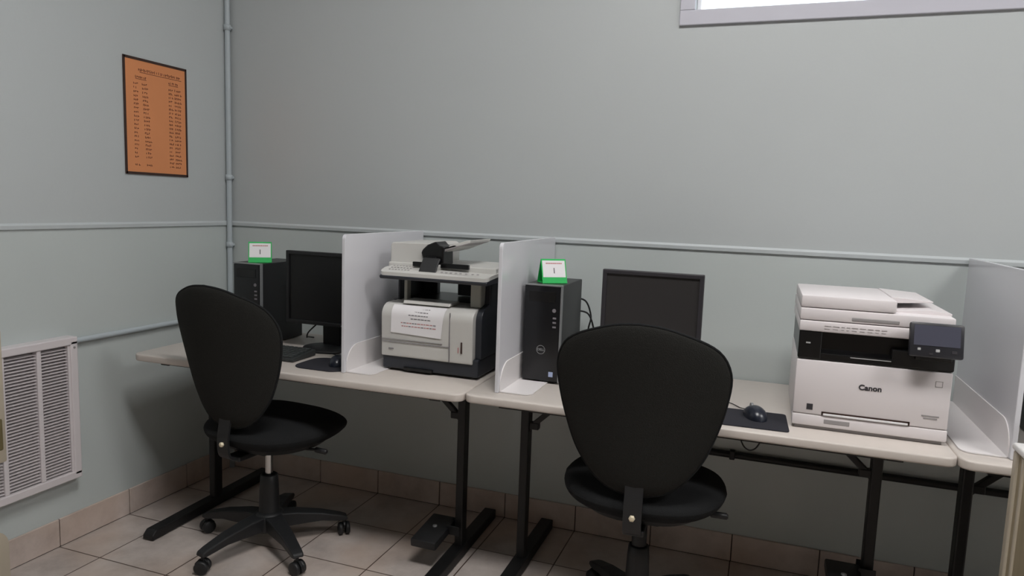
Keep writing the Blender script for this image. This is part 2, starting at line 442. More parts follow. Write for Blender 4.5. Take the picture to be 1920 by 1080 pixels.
# small foot boxes clipped to the table legs
def leg_box(name, label, x, y, z, ly):
    t = thing(name, label, 'box', (x, y, z), 0, 'black boxes clipped to table legs')
    b = MB(); b.box(-.055, .049, -.10, .10, -.016, .016, .006); smooth_all(b.build('case', M['plastic'], t))
    for q in (ly-.031, ly+.026): MB().box(.040, .092, q, q+.005, -.012, .026, .001, 1).build('clip', M['plastic'], t)
    MB().lathe([(.009, .0), (.009, .003), (.006, .005), (0, .005)], (-.005, .01, .016), 14).build('knob', M['silver'], t)
    return t
lb = leg_box('leg_box', 'black box fixed low on the leg of the left table', 1.362, -.450, .108, .047); lb.rotation_euler = (.10, 0, 0)
lb = leg_box('leg_box', 'black box fixed on the leg below the white copier', 2.797, -.455, .225, .082); lb.rotation_euler = (.05, 0, 0)

# ------------------------------------------------------------------ dividers
def divider(x, label, side, loc_y=-.628, h=.508, zb=ZT):
    t = thing('desk_divider', label, 'divider', (x, 0, zb), 0, 'white desk dividers')
    D = -loc_y; R = .018
    pts = [(-.010, .001), (-D, .001)]
    for k in range(6):
        a = math.radians(180-18*k); pts.append((-D+R+R*math.cos(a), h-R+R*math.sin(a)))
    pts += [(-.010, h)]
    m = MB(); m.prism(pts, 'x', -.0065, .0065, .0012, 1); m.build('panel', M['divider'], t)
    # bracket: upright flange with rounded front corner and a flat foot sheet
    R = .075; hh = .098; D2 = D-.012; p2 = [(-.012, .002), (-D2, .002)]
    for k in range(9):
        a = math.radians(180-11.25*k); p2.append((-D2+R+R*math.cos(a), hh-R+R*math.sin(a)))
    p2 += [(-.012, hh)]
    a, b = (.0068, .0098) if side > 0 else (-.0098, -.0068)
    br = MB(); br.prism(p2, 'x', a, b)
    R = .03; W = .118; pf = [(0, -.012)] 
    pf = [(.008*side, -.012), (.008*side, -D2)]
    for k in range(6):
        q = math.radians(-90+18*k); pf.append((side*(W-R+R*math.cos(q)), -D2+R+R*math.sin(q)))
    pf += [(W*side, -.012)]
    br.prism(pf, 'z', .001, .0042)
    br.build('bracket', M['bracket'], t)
    return t
divider(1.058, 'white divider between the left monitor and the light grey printer', 1)
divider(1.662, 'white divider between the light grey printer and the tower with one green sign', 1)
divider(3.148, 'white divider at the right end beside the white copier', -1)

# ------------------------------------------------------------------ desktop towers
def tower(label, loc, rz=0, case='pc', tw=.0045):
    t = thing('desktop_computer', label, 'computer', loc, rz, 'black desktop towers')
    W, D, H = .140, .285, .352
    c = MB(); c.box(-W/2, W/2, .014, D, .004, H, .003); c.build('case', M[case], t)
    f = MB(); f.box(-W/2+.001, W/2-.004, 0, .015, .004, H-.004, .005); smooth_all(f.build('front_panel', M['pc_front'], t))
    s = MB(); s.box(W/2-tw, W/2+.0006, -.001, .016, .003, H-.001, .001); s.box(-W/2, W/2, -.001, .016, H-.0045, H+.0006, .001)
    s.build('edge_trim', M['silver'], t)
    dv = MB(); dv.box(-.052, .048, -.0022, .001, H-.060, H-.024, .001); dv.build('disc_drive', M['black'], t)
    u = MB()
    for z in (.232, .216, .2): u.box(.040, .0525, -.0015, .001, z, z+.006)
    u.build('usb_port', M['ink'], t)
    MB().lathe([(.007, 0), (.007, .0015), (.004, .0018), (0, .0018)], (.044, -.0018, .262), 16, 'y').build('power_button', M['ink'], t)
    lg = MB(); n = 28
    for k in range(n):
        a0, a1 = 2*PI*k/n, 2*PI*(k+1)/n
        P = lambda a, rr, y: (rr*math.cos(a), y, .118+rr*math.sin(a))
        lg.add([P(a0, .0165, -.0015), P(a1, .0165, -.0015), P(a1, .0142, -.0015), P(a0, .0142, -.0015)], [(0, 1, 2, 3)])
    lg.build('badge_ring', M['silver'], t, fixn=False)
    text_mesh('badge_letters', 'DELL', .0118, M['silver'], t, front_m(0, -.0008, .118), bold=True)
    st = MB(); st.box(.032, .048, -.001, .0005, .022, .040); st.build('sticker', M['blue'], t)
    for x in (-.05, .05):
        for y in (.04, .24): MB().lathe([(.009, 0), (.009, .004)], (x, y, 0), 12).build('foot', M['plastic'], t)
    return t
tower('black tower standing between the second divider and the right monitor', (1.752, -.428, ZT+.0045))
tower('black tower near the corner pipe beside the left monitor', (.437, -.400, ZT), case='mon_dark', tw=.002)
tower('black tower half hidden behind the divider at the right edge', (3.335, -.50, ZT))

# green tent signs
def sign(label, loc, rz, W=.094, H=.086, D=.066, txt='1'):
    t = thing('tent_sign', label, 'sign', loc, rz, 'green tent signs')
    d = D/2; th = .0012; b = MB()
    b.prism([(-d, 0), (-d+th*1.4, 0), (th*.0, H-th*2), (d-th*1.4, 0), (d, 0), (th*.6, H), (-th*.6, H)], 'x', -W/2, W/2)
    b.box(-W/2, W/2, -d, d, 0, .0012)
    b.build('card', M['green'], t)
    # the card slopes: lean angle
    lean = math.atan2(d, H)
    fm = lambda x, h: Matrix.Translation((x, -d+h*math.sin(lean)-.0009, h*math.cos(lean))) @ Matrix.Rotation(PI/2-lean, 4, 'X')
    L = math.hypot(d, H)
    m4 = fm(0, L*.59)
    pp = MB(); pp.box(-W/2+.004, W/2-.004, -L*.34, L*.34, -.0004, .0002, M4=m4); pp.build('paper', M['paper'], t)
    ik = MB(); x = -.030; rn = random.Random(5)
    while x < .028:
        wd = rn.uniform(.003, .006); ik.box(x, x+wd, L*.20, L*.20+.0045, .0003, .0007, M4=m4); x += wd+.0012
    ik.build('heading', M['ink_red'], t)
    text_mesh('number', txt, .030, M['ink_black'], t, m4 @ Matrix.Translation((0, -.008, .0005)), ext=.0002)
    return t
sign('green folded sign on the tower beside the second divider', (1.758, -.340, ZT+.3575), .62)
sign('green folded sign on the tower by the corner pipe', (.450, -.330, ZT+.353), .66)

# ------------------------------------------------------------------ monitors
def monitor(label, loc, rz, bez, scr, W=.362, H=.305, zb=.108):
    t = thing('computer_monitor', label, 'monitor', loc, rz, 'desktop monitors')
    b = MB(); bz = .016
    b.box(-W/2, W/2, -.016, .006, zb, zb+bz, .003); b.box(-W/2, W/2, -.016, .006, zb+H-bz, zb+H, .003)
    b.box(-W/2, -W/2+bz, -.016, .006, zb+bz*.6, zb+H-bz*.6, .003); b.box(W/2-bz, W/2, -.016, .006, zb+bz*.6, zb+H-bz*.6, .003)
    b.build('bezel', bez, t)
    h = MB(); h.prism([(.004, zb+.004), (.004, zb+H-.004), (.02, zb+H-.008), (.045, zb+H-.07), (.045, zb+.06), (.02, zb+.008)], 'x', -W/2+.003, W/2-.003, .003)
    h.build('housing', bez, t)
    MB().box(-W/2+bz-.002, W/2-bz+.002, -.009, .002, zb+bz-.002, zb+H-bz+.002).build('screen', scr, t)
    n = MB(); n.prism([(.050, .010), (.075, .012), (.072, zb+.12), (.045, zb+.12)], 'x', -.042, .042, .004); n.build('stand_neck', M['plastic'], t)
    n = MB(); n.lathe([(.040, .0), (.112, .0), (.116, .004), (.112, .010), (.06, .017), (0, .019)], (0, .035, 0), 36)
    for i in range(len(n.v)): n.v[i].y = .035+(n.v[i].y-.035)*.85
    n.build('stand_base', M['plastic'], t)
    u = MB()
    for k in range(4): u.box(.09+k*.014, .097+k*.014, -.0175, -.015, zb+.005, zb+.009)
    u.build('button', M['silver'], t)
    return t
monitor('black monitor between the left tower and the first divider', (.778, -.335, ZT), 0, M['mon_dark'], M['screen_dark'])
monitor('grey-black monitor in front of the nearer office chair', (2.110, -.255, ZT), 0, M['mon'], M['screen'])

# keyboard, pads, mice, cables
t = thing('keyboard', 'dark keyboard on the left table behind the chair', 'keyboard', (.588, -.508, ZT), math.radians(1))
k = MB(); k.prism([(-.075, .002), (-.075, .014), (.075, .026), (.075, .002)], 'x', -.215, .215, .003); k.build('base', M['keyboard'], t)
kk = MB()
for r_ in range(6):
    for c in range(20):
        x = -.205+c*.0205; y = -.066+r_*.0225; z = .0135+(y+.075)/.15*.012
        kk.box(x, x+.0175, y, y+.018, z, z+.008, .0015, 1)
ko = kk.build('keys', M['key'], t)

def pad(label, x0, x1, y0, y1, rnd, rz=0):
    cx, cy = (x0+x1)/2, (y0+y1)/2; m = MB(); pts = []
    a, b = (x1-x0)/2, (y1-y0)/2
    for cxx, cyy, a0 in ((a-rnd, b-rnd, 0), (-a+rnd, b-rnd, 90), (-a+rnd, -b+rnd, 180), (a-rnd, -b+rnd, 270)):
        for q in range(7):
            an = math.radians(a0+15*q); pts.append((cxx+rnd*math.cos(an), cyy+rnd*math.sin(an)))
    m.prism(pts, 'z', 0, .004, .001, 1)
    o = m.build('mouse_pad', M['pad'], loc=(cx, cy, ZT+.0002)); o.rotation_euler.z = rz
    tag(o, label, 'mouse pad'); return o
pad('black mouse pad in front of the left monitor beside the divider', .835, 1.045, -.640, -.455, .05)
pad('black mouse pad on the middle table beside the white copier', 2.355, 2.585, -.650, -.462, .012, math.radians(2))

def mouse(label, loc, rz, cord):
    t = thing('computer_mouse', label, 'mouse', loc, rz, 'black computer mice')
    nx, ny = 22, 14; vs = []; fs = []
    L, W, H = .112, .062, .037
    for i in range(nx+1):
        u = -1+2*i/nx; hw = W/2*math.sqrt(max(0, 1-abs(u)**2.6)); hz = H*(1-abs(u+.12)**2.4*.72)*(max(0, 1-abs(u)**6))**.5
        for j in range(ny+1):
            a = PI*j/ny; vs.append((hw*math.cos(a), u*L/2, max(0, hz)*math.sin(a)**.75))
    for i in range(nx):
        for j in range(ny): a = i*(ny+1)+j; fs.append((a, a+1, a+ny+2, a+ny+1))
    m = MB(); m.add(vs, fs, True); m.build('body', M['mouse'], t)
    MB().lathe([(.0095, -.0035), (.0095, .0035)], (0, .034, .026), 16, 'x').build('scroll_wheel', M['silver'], t)
    MB().tube(cord, .0016, 8).build('cord', M['plastic'], t)
    return t
def arc(pts, n=24):
    """Catmull-Rom through pts"""
    P = [Vector(p) for p in pts]; P = [P[0]*2-P[1]]+P+[P[-1]*2-P[-2]]; out = []
    for i in range(1, len(P)-2):
        for k in range(n//(len(P)-3)+1):
            u = k/(n//(len(P)-3)+1); a, b, c, d = P[i-1:i+3]
            out.append(.5*((2*b)+(c-a)*u+(2*a-5*b+4*c-d)*u*u+(3*b-a-3*c+d)*u**3))
    out.append(P[-2]); return out
mouse('black mouse on the pad beside the white copier', (2.490, -.535, ZT+.0045), .35,
      arc([(0, .054, .008), (-.012, .10, -.0005), (-.03, .16, -.001), (-.09, .22, -.002), (-.2, .27, -.002), (-.26, .38, -.002)]))
mouse('black mouse on the pad beside the first divider', (.975, -.530, ZT+.0045), .3,
      arc([(0, .054, .008), (.0, .09, .0), (-.02, .14, -.002), (-.10, .20, -.002), (-.16, .30, -.002)]))
def cable(label, pts, r=.003, name='cable'):
    return tag(MB().tube(arc(pts, 40), r, 8).build(name, M['plastic']), label, 'cable')
cable('black cable draped on the left table beside the monitor stand', [(.58, -.13, ZT+.004), (.60, -.2, ZT+.02), (.63, -.25, ZT+.03), (.66, -.28, ZT+.06), (.70, -.27, ZT+.10), (.735, -.262, ZT+.125)])
cable('black cable hanging behind the tower beside the second divider', [(1.80, -.137, 1.02), (1.832, -.10, 1.0), (1.85, -.085, .94), (1.843, -.09, .88), (1.862, -.075, .80), (1.88, -.06, .742)], .0035)
cable('second black cable behind the tower near the right monitor', [(1.80, -.137, .97), (1.845, -.115, .955), (1.868, -.11, .90), (1.875, -.11, .84), (1.90, -.12, .79), (1.94, -.14, .742)], .0035)
cable('small loop of cable hanging under the middle table edge', [(2.452, -.630, .704), (2.458, -.645, .690), (2.468, -.655, .678), (2.483, -.656, .672), (2.497, -.652, .678), (2.507, -.645, .692), (2.512, -.63, .704)], .0022)

# ------------------------------------------------------------------ light grey multifunction laser printer
t = thing('laser_printer', 'light grey and dark blue multifunction printer with a notice taped on front', 'printer', (1.345, -.515, ZT+.0045))
# local: x -.19..0.19, front y=0, back y=.36
X0, X1 = -.190, .190
dk = MB()
dk.box(X0-.001, X1+.008, .008, .38, .004, .070, .006)
dk.build('paper_tray', M['hpdark'], t)
th_ = MB(); th_.box(-.10, .02, -.001, .02, .004, .016, .003); th_.build('tray_handle', M['black'], t)
# dark side shell (right), profile in y,z
def shell(xa, xb):
    pr = [(.026, .070), (.022, .20)]
    for k in range(7):
        a = math.radians(180-15*k); pr.append((.072+.05*math.cos(a), .205+.05*math.sin(a)))
    pr += [(.10, .262), (.105, .345), (.06, .352), (.06, .366), (.38, .366), (.38, .070)]
    m = MB(); m.prism(pr, 'x', xa, xb, .003); return m
sr = shell(X1-.012, X1+.012).build('side_cover', M['hpdark'], t)
m = MB(); m.prism([(.026, .070), (.022, .20), (.04, .235), (.09, .255), (.38, .255), (.38, .070)], 'x', X0-.002, X0+.010, .003); m.build('side_cover', M['hpdark'], t)
# white front
pr = [(.002, .052), (0, .060), (-.004, .20)]
for k in range(8):
    a = math.radians(180-13*k); pr.append((.044+.048*math.cos(a), .205+.045*math.sin(a)))
pr += [(.15, .256), (.15, .072), (.03, .052)]
m = MB(); m.prism(pr, 'x', X0-.002, X1-.012, .004); smooth_all(m.build('front_cover', M['hpwhite'], t), 50)
sm = MB(); sm.box(.088, .0895, -.0062, .0, .055, .235); sm.box(X0, .088, -.0045, .0, .108, .1095); sm.box(X0, .06, -.005, .0, .118, .1188)
sm.build('panel_seam', M['ink'], t)
b_ = MB(); b_.box(.133, .139, -.0045, .001, .090, .132, .001); b_.build('usb_port', M['poster_edge'], t)
b_ = MB(); b_.box(.122, .125, -.0040, .001, .092, .112, .0005); b_.build('indicator', M['ink_red'], t)
lg = MB(); lg.box(-.160, -.140, -.0035, .0005, .080, .084); lg.build('badge', M['ink'], t)
# notice taped on the front
pp = MB()
yy = lambda z: -.0052 if z < .2 else (.044-.0492*math.cos(math.asin(min(1, (z-.205)/.0475))) if z > .205 else -.0052)
zs = [.140+.0095*k for k in range(12)]; zs = [z for z in zs if z < .248]
def strip(xa, xb, z0, z1, off):
    k = 6; vs = []; fs = []
    for i in range(k+1):
        z = z0+(z1-z0)*i/k; vs += [(xa, yy(z)-off, z), (xb, yy(z)-off, z)]
    for i in range(k): fs.append((2*i, 2*i+1, 2*i+3, 2*i+2))
    return vs, fs
vs, fs = [], []
N = 14
for i in range(N+1):
    z = .142+(.244-.142)*i/N; zr = z-.005+.008*i/N
    vs += [(-.150+.002*i/N, yy(z)-.0006, z+.003), (.055+.012*i/N, yy(zr)-.0006, zr)]
for i in range(N): fs.append((2*i, 2*i+1, 2*i+3, 2*i+2))
pp.add(vs, fs, True); pp.build('notice', M['paper'], t, fixn=False)
ik = MB(); ikr = MB(); rn = random.Random(9)
for (z, xa, xb, red) in ((.236, -.05, .005, 0), (.224, -.07, .0, 0), (.212, -.078, .0, 0), (.199, -.068, .0, 0), (.182, -.108, .03, 1), (.170, -.105, .03, 1)):
    x = xa
    while x < xb:
        wd = rn.uniform(.006, .014); zz = z-.004*(x+.05)
        q = strip(x, x+wd, zz, zz+.0034, .0012); (ikr if (red and rn.random() < .6) else ik).add(*q); x += wd+.0025
ik.build('notice_print', M['ink'], t, fixn=False); ikr.build('notice_red_print', M['ink_red'], t, fixn=False)
# middle: columns, cavity, output tray
c = MB(); c.box(X0+.052, X0+.066, .07, .10, .255, .345, .003); c.build('column', M['hpcol'], t)
c = MB(); c.box(X1-.052, X1-.010, .062, .30, .252, .348, .004); c.build('column', M['hpcol'], t)
c = MB(); c.box(X0+.010, X0+.020, .10, .34, .25, .348, .003); c.box(X0+.01, X0+.08, .30, .33, .255, .348, .003); c.build('rear_column', M['hpdark'], t)
c = MB(); c.box(-.01, X1-.05, .28, .33, .262, .318, .003); c.build('rear_cover', M['hpdark'], t)
c = MB(); c.box(X0+.01, X1-.012, .14, .375, .070, .258, .003); c.build('output_tray', M['black'], t)
c = MB(); c.prism([(.02, .2525), (.028, .2635), (.11, .2635), (.11, .2525)], 'x', X0+.075, X0+.265, .002); c.build('tray_flap', M['hpwhite'], t)
# scanner with sloped control panel
sc_ = MB(); sc_.prism([(-.012, .343), (-.018, .352), (-.012, .357), (.07, .372), (.37, .372), (.37, .343)], 'x', X0-.006, X1+.042, .003)
sc_.build('scanner_base', M['hpdark'], t)
cp = MB(); R = .02
pts = [(X1+.046, .34), (X0-.008, .34), (X0-.008, .03)]
for k in range(7):
    a = math.radians(180+15*k); pts.append((X0+.012+R*math.cos(a), .006+R*math.sin(a)))
for k in range(7):
    a = math.radians(270+15*k); pts.append((X1+.026+R*math.cos(a), .006+R*math.sin(a)))
bm = bmesh.new(); 
def topz(y): return .366+max(0, min(y+.014, .10))*.30
A = [bm.verts.new((x, y, topz(y)-.010)) for x, y in pts]; B = [bm.verts.new((x, y, topz(y)+.003)) for x, y in pts]
n = len(pts); bm.faces.new(A[::-1]); bm.faces.new(B)
for i in range(n): bm.faces.new((A[i], A[(i+1) % n], B[(i+1) % n], B[i]))
bmesh.ops.triangulate(bm, faces=[f for f in bm.faces if len(f.verts) > 4])
cp = MB(); cp.bm(bm)
cp.build('control_panel', M['hpwhite'], t)
slope = math.atan(.30)
pm = lambda x, y: Matrix.Translation((x, y, topz(y)+.0034)) @ Matrix.Rotation(slope, 4, 'X')
bt = MB(); rn = random.Random(4)
for r_ in range(3):
    for c in range(7):
        x = X0+.022+c*.013; y = .012+r_*.018
        bt.box(-.0038, .0038, -.003, .003, 0, .0012, .0008, 1, M4=pm(x, y))
bt.build('keypad', M['cgrey'], t); bt = MB()
for x in (.045, .062, .08, .10, .118, .14, .165, .185):
    bt.box(-.0045, .0045, -.0035, .0035, 0, .0012, .0008, 1, M4=pm(x, .014))
bt.build('button', M['cgrey'], t)
bt = MB(); bt.box(-.100, -.045, .060, .074, .388, .406, .002, 1); bt.build('display_slot', M['black'], t); bt = MB(); bt.box(.015, .128, .060, .074, .388, .406, .002, 1); bt.build('display_slot', M['black'], t)
fl = MB(); fl.box(-.034, .034, -.032, .032, -.004, .004, .002, 1, M4=Matrix.Translation((-.014, .030, .398)) @ Matrix.Rotation(math.radians(52), 4, 'X')); fl.build('display', M['pc'], t)
ad = MB(); ad.prism([(X0-.022, .39), (X0-.022, .462), (X0-.014, .472), (X0+.145, .476), (X0+.16, .468), (X0+.16, .39)], 'y', .095, .335, .004)
ad.box(X0-.022, X1+.038, .080, .335, .370, .398, .004)
ad.build('feeder_cover', M['hpwhite'], t)
fm_ = MB()
fm_.prism([(-.062, .392), (-.078, .440), (-.072, .452), (-.052, .470), (-.018, .484), (-.006, .470), (.014, .466), (.016, .392)], 'y', .085, .175, .005)
fm_.box(-.05, -.005, .064, .078, .412, .428, .003)
fm_.prism([(-.01, .440), (.06, .464), (.062, .473), (.05, .474), (-.012, .455)], 'y', .10, .32, .002)
fm_.build('feed_mechanism', M['black'], t)
tr = MB(); tr.prism([(.02, .446), (.115, .484), (.118, .494), (.10, .492), (.03, .470)], 'y', .10, .30, .002)
tr.build('feeder_tray', M['hpwhite'], t)
tr = MB(); tr.prism([(-.0, .442), (.115, .482), (.112, .4845), (-.0, .452)], 'y', .098, .29, .001); tr.build('paper_guide', M['cgrey'], t)

# ------------------------------------------------------------------ white copier
t = thing('copier', 'white multifunction copier with tilted touch panel on the middle table', 'printer', (2.797, -.578, ZT))
X0, X1 = -.203, .205; D = .40
b = MB(); b.box(X0+.002, X1-.002, .006, D, .012, .212, .006); smooth_all(b.build('body', M['cwhite'], t))
f = MB(); f.box(X0, X1-.001, 0, .02, .046, .210, .005); smooth_all(f.build('front_door', M['cwhite'], t))
f = MB(); f.box(X0, X1, 0, .03, .011, .0445, .004); smooth_all(f.build('paper_drawer', M['cwhite'], t))
f = MB(); f.box(X0+.01, X1-.01, .01, .03, .0, .013); f.build('base', M['cgrey'], t)
f = MB(); f.box(X0+.088, X0+.158, -.001, .004, .022, .036, .002); f.build('drawer_grip', M['cgrey'], t)
f = MB(); f.box(X0+.080, X0+.312, -.0012, .003, .0535, .0585); f.box(X0+.080, X0+.084, -.0012, .003, .047, .057); f.box(X0+.308, X0+.312, -.0012, .003, .047, .057)
f.build('slot', M['poster_edge'], t)
f = MB(); f.box(X0+.085, X0+.307, -.0035, .003, .0475, .0535, .001); f.build('slot_lip', M['paper'], t)
# black band
f = MB(); f.prism([(.002, .212), (.002, .232), (.03, .240), (.03, .294), (D-.002, .294), (D-.002, .212)], 'x', X0+.004, X1-.002, .002)
f.build('output_bay', M['black'], t)
f = MB(); f.box(X0+.002, X0+.065, .0, .032, .214, .296, .003); f.build('bay_cheek', M['black'], t); f = MB(); f.box(X0+.25, X1, .0, .034, .214, .262, .003); f.build('bay_cheek', M['black'], t)
f = MB(); f.box(X0+.144, X0+.25, .0005, .0022, .226, .2285); f.build('bay_lip', M['icon'], t)
f = MB(); f.box(X0+.022, X0+.034, -.001, .002, .259, .263); f.build('status_light', M['icon'], t)
# scanner
f = MB(); f.box(X0, X1-.004, -.004, D, .296, .327, .005); smooth_all(f.build('scanner_body', M['cwhite'], t))
f = MB(); f.box(X0, X1-.008, -.002, D, .329, .364, .005); smooth_all(f.build('scanner_lid', M['cwhite'], t))
f = MB(); f.box(X0+.138, X0+.262, -.0035, .004, .334, .346, .003); f.build('lid_grip', M['cgrey'], t)
f = MB(); rn = random.Random(2); x = X0+.068
while x < X0+.235:
    wd = rn.uniform(.008, .018); f.box(x, x+wd, -.0050, -.003, .314, .3155); f.box(x, x+wd*.8, -.0050, -.003, .306, .3072); x += wd+.005
f.build('guide_print', M['cgrey'], t)
f = MB(); f.box(X0, X0+.252, .0, D-.04, .366, .402, .006); smooth_all(f.build('feeder_cover', M['cwhite'], t))
f = MB(); f.prism([(X0+.25, .384), (X0+.25, .4035), (X0+.360, .3965), (X0+.360, .393)], 'y', .10, D-.04, .0015); f.build('feeder_tray', M['cwhite'], t)
f = MB(); f.prism([(X0+.25, .363), (X0+.25, .368), (X0+.35, .377), (X0+.40, .370), (X0+.40, .363)], 'y', .05, D-.04, .001); f.build('exit_tray', M['cwhite'], t)
# touch panel
m4 = Matrix.Translation((.145, -.040, .300)) @ Matrix.Rotation(math.radians(-14), 4, 'X')
f = MB(); f.box(-.066, .066, -.010, .010, -.043, .052, .006, M4=m4); smooth_all(f.build('touch_panel', M['panel_body'], t))
ch = f = MB(); f.box(-.056, .056, -.0112, -.0095, -.012, .044, M4=m4); f.build('display', M['panel_screen'], t)
f = MB()
f.box(-.046, -.038, -.0112, -.0095, -.026, -.019, .001, 1, M4=m4); f.build('key', M['icon'], t); f = MB(); f.box(-.002, .008, -.0112, -.0095, -.028, -.020, .001, 1, M4=m4)
f.build('key', M['icon'], t)
f = MB(); f.box(-.018, -.008, -.0110, -.0095, -.037, -.031, .001, 1, M4=m4); f.build('soft_key', M['mon'], t); f = MB(); f.box(.036, .05, -.0110, -.0095, -.03, -.021, .001, 1, M4=m4); f.build('soft_key', M['mon'], t)
f = MB(); f.box(.10, .19, -.034, .01, .245, .285, .004); f.build('panel_arm', M['black'], t)
text_mesh('brand_letters', 'Canon', .0215, M['ink_black'], t, front_m(0.0, -.0006, .143), bold=True, sx=1.05)
f = MB(); f.box(X0+.038, X0+.055, -.001, .002, .060, .078); f.build('emblem', M['ink_black'], t)
f = MB(); f.box(X0+.339, X0+.383, -.001, .002, .080, .0835); f.box(X0+.345, X0+.379, -.001, .002, .073, .0765); f.build('model_print', M['cgrey'], t)
f = MB()
for a in ((.366, .384, .183, .184), (.366, .384, .167, .168), (.366, .367, .167, .184), (.383, .384, .167, .184)): f.box(X0+a[0], X0+a[1], -.0006, .002, a[2], a[3])
f.build('door_mark', M['cgrey'], t)

# ------------------------------------------------------------------ office chairs
def cushion(outline, front, back, bend, n=64, rings=14, rim=.18):
    """outline(a)->(x,z); front/back are dome depths along -y/+y; bend(x,z)->y offset; closed pillow"""
    vs = []; fs = []
    def layer(sgn, depth):
        st = len(vs)
        for i in range(rings+1):
            r_ = math.sin(PI/2*i/rings); d = depth*(1-r_**3.2)**.5 if r_ < 1 else 0
            for k in range(n):
                x, z = outline(2*PI*k/n); x *= r_; z *= r_
                vs.append((x, bend(x, z)+sgn*d, z))
        for i in range(rings):
            for k in range(n):
                a = st+i*n+k; b = st+i*n+(k+1) % n
                fs.append((a, b, b+n, a+n))
        return st
    layer(-1, back); layer(1, front)
    return vs, fs
HW = [(0, 0), (.010, .045), (.035, .092), (.09, .135), (.16, .168), (.26, .202), (.42, .234), (.57, .254), (.72, .262), (.835, .240), (.905, .196), (.964, .115), (.99, .06), (1, 0)]
def halfw(t): return .95*halfw0(t)
def halfw0(t):
    for (a, u), (b, v) in zip(HW, HW[1:]):
        if a <= t <= b: return u+(v-u)*(t-a)/(b-a)
    return 0
BH = .528
def back_outline_pts():
    P = [Vector((halfw(t), 0, t*BH)) for t, _ in HW]; right = arc([(p.x, 0, p.z) for p in P], 72)
    L = [(p.x, p.z) for p in right]+[(-p.x, p.z) for p in right[::-1][1:-1]]
    return L
_L = back_outline_pts(); _c = (0, BH*.52)
def back_outline(a):
    # point where the ray at angle a leaves the outline
    dx, dz = math.cos(a), math.sin(a); best = .01
    n = len(_L)
    for i in range(n):
        x1, z1 = _L[i][0]-_c[0], _L[i][1]-_c[1]; x2, z2 = _L[(i+1) % n][0]-_c[0], _L[(i+1) % n][1]-_c[1]
        ex, ez = x2-x1, z2-z1; den = dx*ez-dz*ex
        if abs(den) < 1e-12: continue
        s_ = (x1*ez-z1*ex)/den; u = (x1*dz-z1*dx)/den
        if s_ > 0 and -1e-6 <= u <= 1+1e-6: best = max(best, s_)
    return best*dx, best*dz
def seat_outline(a):
    ca, sa = math.cos(a), math.sin(a); e = 2/2.7
    x = .262*math.copysign(abs(ca)**e, ca); y = .246*math.copysign(abs(sa)**e, sa)
    if y > 0: x *= 1-.06*y/.24
    else: x *= 1-.10*(-y/.24)
    return x, y
